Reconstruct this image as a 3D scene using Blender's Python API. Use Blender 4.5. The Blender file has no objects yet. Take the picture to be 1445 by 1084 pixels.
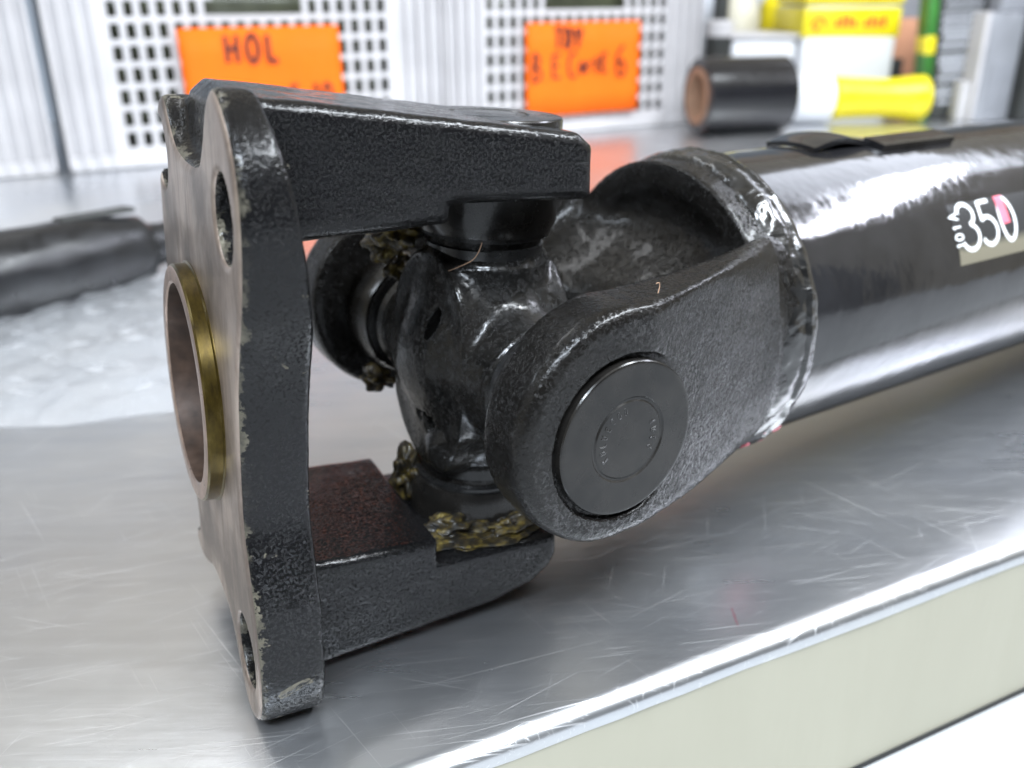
import bpy, bmesh, math, random
import numpy as np
from mathutils import Vector, Matrix, noise
random.seed(7)
C = bpy.context.scene.collection
CM = 0.01
def V(*a): return Vector(a)

# ------------------------------------------------------------ camera
cam = bpy.data.cameras.new('camera'); camo = bpy.data.objects.new('camera', cam); C.objects.link(camo)
rr = V(0.99997, -0.00306, -0.0071); uu = V(0.00773, 0.39543, 0.91847); ww = V(0.0, 0.91849, -0.39544)
camo.matrix_world = Matrix(((rr.x, uu.x, -ww.x, 0), (rr.y, uu.y, -ww.y, 0), (rr.z, uu.z, -ww.z, .20664), (0, 0, 0, 1)))
cam.sensor_width = 36; cam.lens = 36*1280/1445; cam.clip_start = .01; cam.clip_end = 60
cam.dof.use_dof = True; cam.dof.focus_distance = .262; cam.dof.aperture_fstop = 9.5
bpy.context.scene.camera = camo

# ------------------------------------------------------------ light
w = bpy.data.worlds.new('World'); bpy.context.scene.world = w; w.use_nodes = True
bg = w.node_tree.nodes['Background']; bg.inputs[0].default_value = (.87, .81, .67, 1); bg.inputs[1].default_value = .43
def area(name, loc, target, sx, sy, power, col):
    l = bpy.data.lights.new(name, 'AREA'); l.shape = 'RECTANGLE'; l.size = sx; l.size_y = sy; l.energy = power; l.color = col
    o = bpy.data.objects.new(name, l); C.objects.link(o); o.location = loc
    o.rotation_euler = (Vector(target)-Vector(loc)).to_track_quat('-Z', 'Y').to_euler(); return o
area('offscreen_lamp', (1.0, .15, 1.6), (0, .3, 0), 1.3, .18, 54, (.88, .94, 1))
area('offscreen_lamp', (1.75, 1.05, 1.30), (.2, .4, 0), 1.0, .18, 16, (.84, .87, 1))  # stands for bluish window light mirrored along the tube
area('offscreen_lamp', (-1.0, 1.3, 2.0), (-.3, 1.0, 0), 1.3, .16, 8, (.95, .97, 1))
area('offscreen_lamp', (-.05, -.75, 1.35), (0, .3, .05), 1.0, .16, 42, (.80, .89, 1))
area('offscreen_lamp', (2.3, 2.5, 2.2), (.3, .4, 0), 1.5, .9, 16, (.80, .86, 1))  # added wide lamp, brightens the right side of the bench top
area('offscreen_lamp', (-1.6, .2, 1.5), (0, .3, .05), .14, .9, 10, (.80, .89, 1))
sc = bpy.context.scene
sc.view_settings.view_transform = 'Standard'; sc.view_settings.look = 'None'; sc.view_settings.gamma = 1
sc.view_settings.exposure = .22

# ------------------------------------------------------------ node helpers
def mat(name): 
    m = bpy.data.materials.new(name); m.use_nodes = True
    nt = m.node_tree; b = nt.nodes['Principled BSDF']; return m, nt, b
def N(nt, t, **k):
    n = nt.nodes.new(t)
    for a, v in k.items():
        if a.startswith('_'): setattr(n, a[1:], v)
        else: n.inputs[a.replace('__', ' ')].default_value = v
    return n
def L(nt, a, b): nt.links.new(a, b)
def coords(nt, scale=(1, 1, 1), rot=(0, 0, 0)):
    tc = nt.nodes.new('ShaderNodeTexCoord'); mp = nt.nodes.new('ShaderNodeMapping')
    mp.inputs['Scale'].default_value = scale; mp.inputs['Rotation'].default_value = rot
    L(nt, tc.outputs['Object'], mp.inputs['Vector']); return mp.outputs['Vector']
def noi(nt, vec, scale, detail=4, rough=.55, dist=0):
    n = N(nt, 'ShaderNodeTexNoise', Scale=scale, Detail=detail, Roughness=rough, Distortion=dist); L(nt, vec, n.inputs['Vector']); return n.outputs['Fac']
def ramp(nt, fac, stops):
    r = nt.nodes.new('ShaderNodeValToRGB'); L(nt, fac, r.inputs[0]); e = r.color_ramp.elements
    while len(e) < len(stops): e.new(.5)
    for i, (p, c) in enumerate(stops):
        e[i].position = p; e[i].color = c if len(c) == 4 else (*c, 1)
    return r.outputs[0]
def g(v): return (v, v, v)
def mixc(nt, fac, a, b):
    m = nt.nodes.new('ShaderNodeMix'); m.data_type = 'RGBA'
    for i, x in ((0, fac), (6, a), (7, b)):
        if isinstance(x, (int, float)): m.inputs[i].default_value = x
        elif isinstance(x, tuple): m.inputs[i].default_value = (*x, 1) if len(x) == 3 else x
        else: L(nt, x, m.inputs[i])
    return m.outputs[2]
def math_(nt, op, a, b=None, c=None):
    m = nt.nodes.new('ShaderNodeMath'); m.operation = op
    for i, x in enumerate((a, b, c)):
        if x is None: continue
        if isinstance(x, (int, float)): m.inputs[i].default_value = x
        else: L(nt, x, m.inputs[i])
    return m.outputs[0]
def bump(nt, b, h, strength=1, dist=.0003, prev=None):
    n = nt.nodes.new('ShaderNodeBump'); n.inputs['Strength'].default_value = strength; n.inputs['Distance'].default_value = dist
    L(nt, h, n.inputs['Height'])
    if prev is not None: L(nt, prev, n.inputs['Normal'])
    if b is not None: L(nt, n.outputs[0], b.inputs['Normal'])
    return n.outputs[0]
def simple(name, col, rough=.5, metal=0, spec=.5, var=.0, vscale=60, trans=0):
    m, nt, b = mat(name); b.inputs['Roughness'].default_value = rough; b.inputs['Metallic'].default_value = metal
    b.inputs['Specular IOR Level'].default_value = spec; b.inputs['Base Color'].default_value = (*col, 1)
    v = coords(nt); n = noi(nt, v, vscale, 5)
    lo = tuple(c*(1-var) for c in col); hi = tuple(min(1, c*(1+var)) for c in col)
    L(nt, ramp(nt, n, [(.3, lo), (.7, hi)]), b.inputs['Base Color'])
    L(nt, ramp(nt, noi(nt, v, vscale*2.3, 3), [(.3, g(max(.02, rough-.08))), (.7, g(min(1, rough+.08)))]), b.inputs['Roughness'])
    if trans: b.inputs['Subsurface Weight'].default_value = trans; b.inputs['Subsurface Radius'].default_value = (.01, .01, .01)
    return m

# cast iron under gloss black paint ---------------------------------
def casting(name, paint=(.005, .005, .0055), dust=(.008, .008, .008), grain=1050, amp=.0005, rough=.2, bare=None, dustamt=.5):
    m, nt, b = mat(name); v = coords(nt)
    big = noi(nt, v, 38, 4, .6); mid = noi(nt, v, 170, 5, .6); fine = noi(nt, v, grain, 3, .6)
    col = mixc(nt, math_(nt, 'MULTIPLY', ramp(nt, big, [(.42, g(0)), (.68, g(1))]), dustamt), paint, dust)
    # worn speckles on the tips of the grain
    col = mixc(nt, math_(nt, 'MULTIPLY', ramp(nt, fine, [(.60, g(0)), (.74, g(1))]), .3), col, (.04, .039, .037))
    ro = mixc(nt, ramp(nt, mid, [(.4, g(0)), (.62, g(1))]), g(max(.06, rough-.09)), g(rough+.13))
    metal = None
    if bare:
        tc = nt.nodes.new('ShaderNodeTexCoord'); sx = nt.nodes.new('ShaderNodeSeparateXYZ'); L(nt, tc.outputs['Object'], sx.inputs[0])
        # turned front face and its ragged, chipped rim
        lim = math_(nt, 'ADD', math_(nt, 'MULTIPLY', math_(nt, 'SUBTRACT', noi(nt, v, 150, 8, .75), .5), .018), -.0944)
        fr = math_(nt, 'LESS_THAN', sx.outputs[0], math_(nt, 'MINIMUM', lim, -.0915))
        face = math_(nt, 'LESS_THAN', sx.outputs[0], -.0952)
        chips = ramp(nt, noi(nt, v, 60, 7, .72, .6), [(.635, g(0)), (.650, g(1))])
        pl = math_(nt, 'LESS_THAN', sx.outputs[0], -.0755)
        chips = math_(nt, 'MULTIPLY', chips, pl)
        fr = math_(nt, 'MULTIPLY', fr, ramp(nt, noi(nt, v, 42, 6, .7), [(.44, g(.05)), (.56, g(1))]))
        rim = math_(nt, 'MAXIMUM', fr, chips)
        bc = mixc(nt, noi(nt, v, 130, 6, .7), (.07, .065, .052), (.22, .20, .15))
        fv = coords(nt, (1, 1, .12)); st = noi(nt, fv, 160, 6, .7)
        fc = ramp(nt, st, [(.25, (.19, .145, .115)), (.5, (.43, .35, .30)), (.75, (.55, .48, .41))])
        fc = mixc(nt, ramp(nt, noi(nt, v, 30, 5), [(.40, g(0)), (.58, g(.85))]), fc, (.14, .115, .10))
        col = mixc(nt, rim, col, bc); col = mixc(nt, face, col, fc)
        ro = mixc(nt, rim, ro, g(.55)); ro = mixc(nt, face, ro, g(.42))
        metal = math_(nt, 'MULTIPLY', math_(nt, 'MAXIMUM', face, math_(nt, 'MULTIPLY', rim, .5)), .85)
        L(nt, metal, b.inputs['Metallic'])
        bmpamt = math_(nt, 'SUBTRACT', 1, math_(nt, 'MULTIPLY', face, .93))
        fine = math_(nt, 'MULTIPLY', fine, bmpamt); mid = math_(nt, 'MULTIPLY', mid, bmpamt)
    L(nt, col, b.inputs['Base Color']); L(nt, ro, b.inputs['Roughness'])
    n1 = bump(nt, None, mid, .4, amp*.8)
    vo = nt.nodes.new('ShaderNodeTexVoronoi'); vo.feature = 'SMOOTH_F1'; vo.inputs['Scale'].default_value = grain*.75; L(nt, v, vo.inputs['Vector'])
    peb = vo.outputs['Distance']
    if bare: peb = math_(nt, 'MULTIPLY', peb, bmpamt)
    n2 = bump(nt, None, peb, .6, amp*.42, n1); grit = ramp(nt, noi(nt, v, grain*1.05, 5, .75), [(.53, g(0)), (.68, g(1))])
    if bare: grit = math_(nt, 'MULTIPLY', grit, bmpamt)
    n3 = bump(nt, None, grit, .9, amp*.75, n2); bump(nt, b, fine, .7, amp*.5, n3)
    b.inputs['Specular IOR Level'].default_value = .25
    b.inputs['Coat Weight'].default_value = .12; b.inputs['Coat Roughness'].default_value = .1
    return m
M = {}
M['flange'] = casting('black painted casting with bare machined face', bare=True, rough=.13)
M['yoke'] = casting('black painted pebbled casting', paint=(.006, .0055, .005), dust=(.013, .0115, .010), grain=820, amp=.0008, rough=.18)
M['cross'] = casting('greasy forged cross', paint=(.006, .0058, .0055), dust=(.018, .016, .014), grain=600, amp=.0003, rough=.22, dustamt=.6)

def gloss_black():
    m, nt, b = mat('gloss black enamel'); v = coords(nt); sv = coords(nt, (.12, 1, 1))
    col = ramp(nt, noi(nt, v, 25, 5), [(.35, (.008, .008, .009)), (.75, (.022, .022, .024))]); L(nt, col, b.inputs['Base Color'])
    L(nt, ramp(nt, noi(nt, sv, 60, 5, .6), [(.35, g(.07)), (.60, g(.15)), (.78, g(.30))]), b.inputs['Roughness'])
    n1 = bump(nt, None, noi(nt, v, 38, 3), .5, .0012); bump(nt, b, noi(nt, sv, 240, 4), .25, .0001, n1)
    b.inputs['Coat Weight'].default_value = .35; b.inputs['Coat Roughness'].default_value = .05; b.inputs['Specular IOR Level'].default_value = .5
    return m
M['gloss'] = gloss_black()
def cap_m():
    m, nt, b = mat('pressed steel cap painted black'); v = coords(nt)
    L(nt, ramp(nt, noi(nt, v, 70, 6, .65), [(.35, (.007, .0065, .006)), (.7, (.020, .018, .016))]), b.inputs['Base Color'])
    L(nt, ramp(nt, noi(nt, v, 160, 5), [(.3, g(.16)), (.75, g(.34))]), b.inputs['Roughness'])
    n1 = bump(nt, None, noi(nt, v, 90, 4), .3, .0003); bump(nt, b, noi(nt, v, 1300, 3), .3, .00008, n1)
    b.inputs['Coat Weight'].default_value = .15; b.inputs['Coat Roughness'].default_value = .12; b.inputs['Specular IOR Level'].default_value = .36
    return m
M['cap'] = cap_m()
def wrinkle():
    m, nt, b = mat('thick wrinkled black paint over the weld'); v = coords(nt)
    L(nt, ramp(nt, noi(nt, v, 120, 4), [(.4, (.006, .006, .006)), (.8, (.03, .03, .03))]), b.inputs['Base Color'])
    b.inputs['Roughness'].default_value = .22; b.inputs['Coat Weight'].default_value = .6; b.inputs['Coat Roughness'].default_value = .12
    n1 = bump(nt, None, noi(nt, coords(nt, (.45, 1, 1)), 110, 2, .45, .8), .8, .0022); bump(nt, b, noi(nt, v, 420, 2), .35, .0002, n1)
    return m
M['weld'] = wrinkle()
def steel():
    m, nt, b = mat('scratched stainless sheet')
    b.inputs['Metallic'].default_value = .92
    ang = math.atan2(.43523, .90032)
    v = coords(nt)
    streak = noi(nt, coords(nt, (.05, 1, 1), (0, 0, -ang)), 120, 6, .7)
    fine = noi(nt, coords(nt, (.02, 1, 1), (0, 0, -ang-.12)), 900, 4, .7)
    blot = noi(nt, v, 9, 6, .6)
    base = mixc(nt, streak, (.54, .56, .59), (.70, .715, .74))
    base = mixc(nt, math_(nt, 'MULTIPLY', ramp(nt, blot, [(.4, g(0)), (.7, g(1))]), .4), base, (.72, .70, .66))
    rgh = math_(nt, 'MULTIPLY_ADD', ramp(nt, blot, [(.3, g(0)), (.75, g(1))]), .10, .20); rgh = math_(nt, 'ADD', rgh, math_(nt, 'MULTIPLY', streak, .12))
    tot = None
    for i, (a, sc_, st, th, off) in enumerate(((.35, 150, .006, .73, 0), (-.9, 130, .008, .745, 3), (1.35, 170, .010, .75, 7), (.62, 260, .006, .72, 11), (-.25, 210, .008, .73, 15), (2.2, 190, .009, .745, 21), (.15, 330, .006, .71, 31))):
        mp = nt.nodes.new('ShaderNodeMapping'); tc = nt.nodes.new('ShaderNodeTexCoord'); L(nt, tc.outputs['Object'], mp.inputs[0])
        # rotate first, then stretch
        mp.inputs['Rotation'].default_value = (0, 0, -a); mp.inputs['Location'].default_value = (off, off*.7, 0)
        m2 = nt.nodes.new('ShaderNodeMapping'); L(nt, mp.outputs[0], m2.inputs[0]); m2.inputs['Scale'].default_value = (st*9, 6, 1)
        s = ramp(nt, noi(nt, m2.outputs[0], sc_, 3, .5), [(th-.05, g(0)), (th-.015, g(1))])
        tot = s if tot is None else math_(nt, 'MAXIMUM', tot, s)
    rgh = math_(nt, 'ADD', rgh, math_(nt, 'MULTIPLY', tot, .15))
    base = mixc(nt, math_(nt, 'MULTIPLY', tot, .40), base, (.95, .95, .95))
    # a small pink streak on the sheet
    sx = nt.nodes.new('ShaderNodeSeparateXYZ'); tcc = nt.nodes.new('ShaderNodeTexCoord'); L(nt, tcc.outputs['Object'], sx.inputs[0])
    dx = math_(nt, 'DIVIDE', math_(nt, 'SUBTRACT', sx.outputs[0], .0795), .0012); dy = math_(nt, 'DIVIDE', math_(nt, 'SUBTRACT', sx.outputs[1], .2665), .010)
    rd = math_(nt, 'ADD', math_(nt, 'MULTIPLY', dx, dx), math_(nt, 'MULTIPLY', dy, dy))
    rd = math_(nt, 'ADD', rd, math_(nt, 'MULTIPLY', noi(nt, v, 300, 3), 1.2))
    pm = ramp(nt, rd, [(.3, g(.75)), (1, g(0))])
    base = mixc(nt, pm, base, (.75, .12, .22))
    L(nt, base, b.inputs['Base Color']); L(nt, rgh, b.inputs['Roughness'])
    b.inputs['Anisotropic'].default_value = .4
    n1 = bump(nt, None, noi(nt, v, 11, 4), .16, .004); n2 = bump(nt, None, streak, .12, .0003, n1); bump(nt, b, math_(nt, 'ADD', fine, tot), .2, .0001, n2)
    return m
M['steel'] = steel()
def apron_m():
    m, nt, b = mat('brushed apron with cream film'); b.inputs['Metallic'].default_value = .5
    st = noi(nt, coords(nt, (4, 4, 1)), 9, 4, .5)
    L(nt, mixc(nt, st, (.44, .42, .33), (.50, .48, .385)), b.inputs['Base Color']); b.inputs['Roughness'].default_value = .42
    bump(nt, b, noi(nt, coords(nt, (1, 1, .25)), 35, 3), .25, .004); return m
M['apron'] = apron_m()
M['white_plastic'] = simple('white crate plastic', (.52, .505, .51), .45, var=.09, vscale=14)
M['white_plastic2'] = simple('milky plastic', (.74, .75, .78), .35, var=.06, vscale=9)
M['orange'] = simple('fluorescent orange card', (.95, .155, .008), .75, spec=.2, var=.05, vscale=18)
M['ink'] = simple('brown marker ink', (.09, .012, .006), .6, var=.3, vscale=150)
M['dark'] = simple('dark plastic', (.03, .032, .03), .5, var=.4, vscale=25)
M['bag'] = simple('dark green bin bag', (.055, .06, .035), .35, var=.5, vscale=12)
M['wrap'] = simple('dusty grey wrap', (.010, .0105, .012), .35, var=.35, vscale=50)
M['film'] = simple('black stretch film', (.012, .012, .014), .16, spec=.8, var=.2, vscale=60)
M['core'] = simple('brown cardboard core', (.32, .20, .13), .85, var=.15, vscale=60)
M['yellow'] = simple('yellow plastic', (.74, .62, .01), .35, var=.06, vscale=15)
M['red'] = simple('red print', (.75, .10, .02), .5, var=.1)
M['green'] = simple('green plastic', (.03, .16, .02), .4, var=.3, vscale=20)
M['cream'] = simple('cream plastic', (.60, .57, .46), .45, var=.12, vscale=10)
M['greypanel'] = simple('grey sheet panel', (.38, .39, .42), .35, .4, var=.12, vscale=12)
M['print'] = simple('pale grey print', (.42, .43, .47), .5, var=.08)
M['skin'] = simple('orange brown cardboard', (.55, .27, .16), .7, var=.2, vscale=20)
M['letter'] = simple('white print', (.85, .86, .86), .35, var=.03)
M['pink'] = simple('pink marker paint', (.85, .16, .22), .4, var=.15, vscale=200)
M['brass'] = None
def brass():
    m, nt, b = mat('varnished turned rim'); v = coords(nt, (3, 1, 1))
    c = ramp(nt, noi(nt, v, 120, 6, .7), [(.3, (.035, .024, .008)), (.55, (.085, .060, .012)), (.8, (.16, .125, .05))])
    L(nt, c, b.inputs['Base Color']); b.inputs['Metallic'].default_value = .75; b.inputs['Roughness'].default_value = .3
    bump(nt, b, noi(nt, coords(nt, (1, .1, .1)), 500, 3), .3, .0001); return m
M['brass'] = brass()
M['turned'] = simple('pinkish turned steel', (.40, .30, .25), .35, .8, var=.2, vscale=150)
M['rust'] = simple('rusty brown bore', (.055, .034, .024), .5, .3, var=.5, vscale=140)
M['seal'] = simple('black rubber seal', (.012, .012, .012), .3, var=.3, vscale=200)
def grease_m():
    m, nt, b = mat('old yellow green grease'); v = coords(nt)
    c = ramp(nt, noi(nt, v, 220, 6, .65), [(.40, (.008, .007, .005)), (.52, (.035, .025, .009)), (.64, (.15, .11, .02)), (.76, (.34, .30, .16))])
    L(nt, c, b.inputs['Base Color']); b.inputs['Roughness'].default_value = .5; b.inputs['Coat Weight'].default_value = .12
    b.inputs['Subsurface Weight'].default_value = .3; b.inputs['Subsurface Radius'].default_value = (.002, .0014, .0004)
    bump(nt, b, noi(nt, v, 300, 4, .6), .6, .0006); return m
M['grease'] = grease_m()
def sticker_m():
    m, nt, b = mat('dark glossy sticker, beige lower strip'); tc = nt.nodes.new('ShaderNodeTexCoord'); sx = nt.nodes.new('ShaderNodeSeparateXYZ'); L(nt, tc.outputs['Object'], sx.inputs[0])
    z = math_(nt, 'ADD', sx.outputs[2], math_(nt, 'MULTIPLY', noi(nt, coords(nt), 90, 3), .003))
    L(nt, mixc(nt, ramp(nt, math_(nt, 'MULTIPLY', z, 20), [(.455, g(1)), (.52, g(0))]), (.030, .031, .033), (.17, .155, .115)), b.inputs['Base Color'])  # beige reflection painted into the lower part of the sticker
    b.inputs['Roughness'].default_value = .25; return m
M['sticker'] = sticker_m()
m_, nt_, b_ = mat('clear crumpled film'); b_.inputs['Base Color'].default_value = (.9, .92, .95, 1); b_.inputs['Roughness'].default_value = .08; b_.inputs['Alpha'].default_value = .15; b_.inputs['Specular IOR Level'].default_value = 1
bump(nt_, b_, noi(nt_, coords(nt_), 90, 4, .6, .6), .8, .003); M['clearfilm'] = m_
M['laminate'] = simple('off white laminate', (.34, .35, .36), .5, var=.06, vscale=10)
M['floor'] = simple('pale workshop floor', (.72, .74, .76), .5, var=.05, vscale=4)
M['wall'] = simple('pinkish reflected wall', (.68, .58, .49), .8, var=.06, vscale=2)
M['dim_wall'] = simple('dark light blocking wall', (.07, .068, .065), .7, var=.3, vscale=3)
M['wall2'] = simple('blue grey reflected wall', (.34, .39, .46), .7, var=.1, vscale=3)

# ------------------------------------------------------------ object helpers
def link(name, me, m, parent=None, smooth=True, mw=None):
    if m is not None and not me.materials: me.materials.append(m)
    if smooth: me.polygons.foreach_set('use_smooth', [True]*len(me.polygons))
    o = bpy.data.objects.new(name, me); C.objects.link(o)
    if mw is not None: o.matrix_basis = mw
    if parent is not None: o.parent = parent
    return o
def from_bm(name, bm, m, parent=None, smooth=False, mw=None, autosmooth=None):
    bmesh.ops.recalc_face_normals(bm, faces=bm.faces)
    if autosmooth is not None:
        a = math.radians(autosmooth)
        for f in bm.faces: f.smooth = True
        for e in bm.edges: e.smooth = len(e.link_faces) == 2 and e.calc_face_angle(0) < a
    me = bpy.data.meshes.new(name); bm.to_mesh(me); bm.free(); me.update()
    return link(name, me, m, parent, smooth, mw)
def thing(name, label, cat, loc=(0, 0, 0), rz=0, group=None):
    o = bpy.data.objects.new(name, None); C.objects.link(o); o.location = Vector(loc)*CM; o.rotation_euler = (0, 0, rz)
    o.empty_display_size = .02
    o['label'] = label; o['category'] = cat
    if group: o['group'] = group
    return o
def tag(o, label, cat, group=None):
    o['label'] = label; o['category'] = cat
    if group: o['group'] = group
def bx(bm, x0, x1, y0, y1, z0, z1, bev=0, seg=2, M4=None):
    r = bmesh.ops.create_cube(bm, size=1); vs = r['verts']
    for v in vs:
        v.co = Vector(((x0+x1)/2+v.co.x*(x1-x0), (y0+y1)/2+v.co.y*(y1-y0), (z0+z1)/2+v.co.z*(z1-z0)))*CM
    if bev:
        es = list({e for v in vs for e in v.link_edges})
        r2 = bmesh.ops.bevel(bm, geom=es, offset=bev*CM, segments=seg, affect='EDGES', profile=.5)
        vs = list({v for v in vs if v.is_valid} | set(r2['verts']))
    if M4 is not None:
        for v in vs: v.co = M4 @ v.co
    return vs
def lathe(bm, prof, seg=64, axis='X', M4=None, closed=False, jit=None):
    """prof: list of (along axis, radius) in cm, revolved"""
    rings = []
    for k, (a, r) in enumerate(prof):
        ring = []
        for i in range(seg):
            t = 2*math.pi*i/seg; rad = r
            if jit: rad = r+jit(a, t, k)
            c, s = rad*math.cos(t), rad*math.sin(t)
            p = {'X': (a, c, s), 'Y': (c, a, s), 'Z': (c, s, a)}[axis]
            ring.append(bm.verts.new(Vector(p)*CM))
        rings.append(ring)
    n = len(rings)
    for k in range(n if closed else n-1):
        A, B = rings[k], rings[(k+1) % n]
        for i in range(seg):
            j = (i+1) % seg
            bm.faces.new((A[i], A[j], B[j], B[i]))
    if not closed:
        for rg in (rings[0], rings[-1]): bm.faces.new(rg)
    if M4 is not None:
        for rg in rings:
            for v in rg: v.co = M4 @ v.co
    return rings

# ------------------------------------------------------------ signed distance modelling for the castings
def surface_nets(f, org, h):
    s = f < 0; nx, ny, nz = f.shape; cx, cy, cz = nx-1, ny-1, nz-1
    ids, pos, quads = [], [], []
    for ax in range(3):
        sl0 = [slice(None)]*3; sl1 = [slice(None)]*3; sl0[ax] = slice(0, -1); sl1[ax] = slice(1, None)
        a, b = s[tuple(sl0)], s[tuple(sl1)]
        I = np.argwhere(a != b)
        o1, o2 = [(1, 2), (2, 0), (0, 1)][ax]
        ok = (I[:, o1] > 0) & (I[:, o1] < f.shape[o1]-1) & (I[:, o2] > 0) & (I[:, o2] < f.shape[o2]-1); I = I[ok]
        J = I.copy(); J[:, ax] += 1
        f0 = f[I[:, 0], I[:, 1], I[:, 2]]; f1 = f[J[:, 0], J[:, 1], J[:, 2]]
        P = I.astype(float); P[:, ax] += f0/(f0-f1)
        cell = []
        for d1, d2 in ((-1, -1), (0, -1), (0, 0), (-1, 0)):
            K = I.copy(); K[:, o1] += d1; K[:, o2] += d2
            c = (K[:, 0]*cy+K[:, 1])*cz+K[:, 2]; cell.append(c); ids.append(c); pos.append(P)
        q = np.stack(cell, 1); flip = ~(f0 < 0); q[flip] = q[flip][:, ::-1]; quads.append(q)
    ids = np.concatenate(ids); pos = np.concatenate(pos); Q = np.concatenate(quads)
    u, inv = np.unique(ids, return_inverse=True); cnt = np.bincount(inv)
    vv = np.stack([np.bincount(inv, weights=pos[:, k])/cnt for k in range(3)], 1)
    Q = np.searchsorted(u, Q)
    return vv*h+np.array(org), Q
def sdf_mesh(name, fn, lo, hi, h, skin=.005, smooth_to=None):
    ax = [np.arange(lo[i], hi[i]+h, h) for i in range(3)]
    X = ax[0][:, None, None].astype(np.float32); Y = ax[1][None, :, None].astype(np.float32); Z = ax[2][None, None, :].astype(np.float32)
    f = fn(X, Y, Z).astype(np.float32)
    f = np.broadcast_to(f, (len(ax[0]), len(ax[1]), len(ax[2])))
    vv, Q = surface_nets(f, lo, h)
    me = bpy.data.meshes.new(name); me.vertices.add(len(vv)); me.vertices.foreach_set('co', (vv*CM).astype(np.float32).ravel())
    me.loops.add(Q.size); me.loops.foreach_set('vertex_index', Q.astype(np.int32).ravel())
    me.polygons.add(len(Q)); me.polygons.foreach_set('loop_start', np.arange(0, Q.size, 4, dtype=np.int32))
    me.polygons.foreach_set('loop_total', np.full(len(Q), 4, dtype=np.int32)); me.update(); me.validate()
    # cast skin: lumps down to sand grain size
    n = len(me.vertices); co = np.empty(n*3, np.float32); no = np.empty(n*3, np.float32)
    me.vertices.foreach_get('co', co); me.vertices.foreach_get('normal', no); co = co.reshape(-1, 3); no = no.reshape(-1, 3)
    nz_ = noise.noise; am = skin; d = np.empty(n, np.float32)
    for i, c in enumerate((co*100).tolist()):
        v = Vector(c); d[i] = .024*nz_(v*.8)+.007*nz_(v*2.7)+am*nz_(v*6.5)
    if smooth_to is not None: d *= np.clip((co[:, 0]*100-smooth_to)/.1, 0, 1)
    co = co+no*(d*.01)[:, None]; me.vertices.foreach_set('co', co.astype(np.float32).ravel()); me.update()
    return me
mn, mx = np.minimum, np.maximum
def smin(a, b, k): 
    h = np.clip(.5+.5*(b-a)/k, 0, 1); return b*(1-h)+a*h-k*h*(1-h)
def smax(a, b, k): return -smin(-a, -b, k)
def poly(U, W, pts):
    """signed distance to a closed polygon (negative inside)"""
    U, W = np.broadcast_arrays(U, W); d = np.full(U.shape, 1e9, np.float32); ins = np.zeros(U.shape, bool)
    n = len(pts)
    for i in range(n):
        ax_, ay = pts[i]; bx_, by = pts[(i+1) % n]; ex, ey = bx_-ax_, by-ay
        wx, wy = U-ax_, W-ay; t = np.clip((wx*ex+wy*ey)/(ex*ex+ey*ey), 0, 1)
        d = mn(d, (wx-ex*t)**2+(wy-ey*t)**2)
        c = ((ay > W) != (by > W)) & (U < (bx_-ax_)*(W-ay)/((by-ay) if by != ay else 1e-9)+ax_); ins ^= c
    d = np.sqrt(d); return np.where(ins, -d, d)
def extr(d2, T, t0, t1, r=.15):
    """extrude a 2D distance along T with rounded rims"""
    a = d2+r; b = np.abs(T-(t0+t1)/2)-(t1-t0)/2+r
    return mn(mx(a, b), 0)+np.sqrt(mx(a, 0)**2+mx(b, 0)**2)-r
def rough_(X, Y, Z, a=.012):
    return a*(np.sin(3.1*X+1.7*Y)*np.sin(2.7*Z+1.1*X)+.6*np.sin(6.3*Y+2.2*Z)*np.sin(5.7*X-3*Z)+.5*np.sin(11*X+3*Z)*np.sin(9*Y+4*X)*np.sin(10*Z))

# frames of the two halves of the joint (columns: axis, away, up)
O = V(-.0118585, .3049364, .0880175)
def frame(a, y, z): return Matrix(((a[0], y[0], z[0], 0), (a[1], y[1], z[1], 0), (a[2], y[2], z[2], 0), (0, 0, 0, 1)))
FF = frame((.88512, .46066, -.06604), (-.46153, .88712, .0023), (.05965, .02845, .99781))
TF = frame((.83579, .54888, -.01396), (-.5488, .8359, .00897), (.01659, .00016, .99986))

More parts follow.
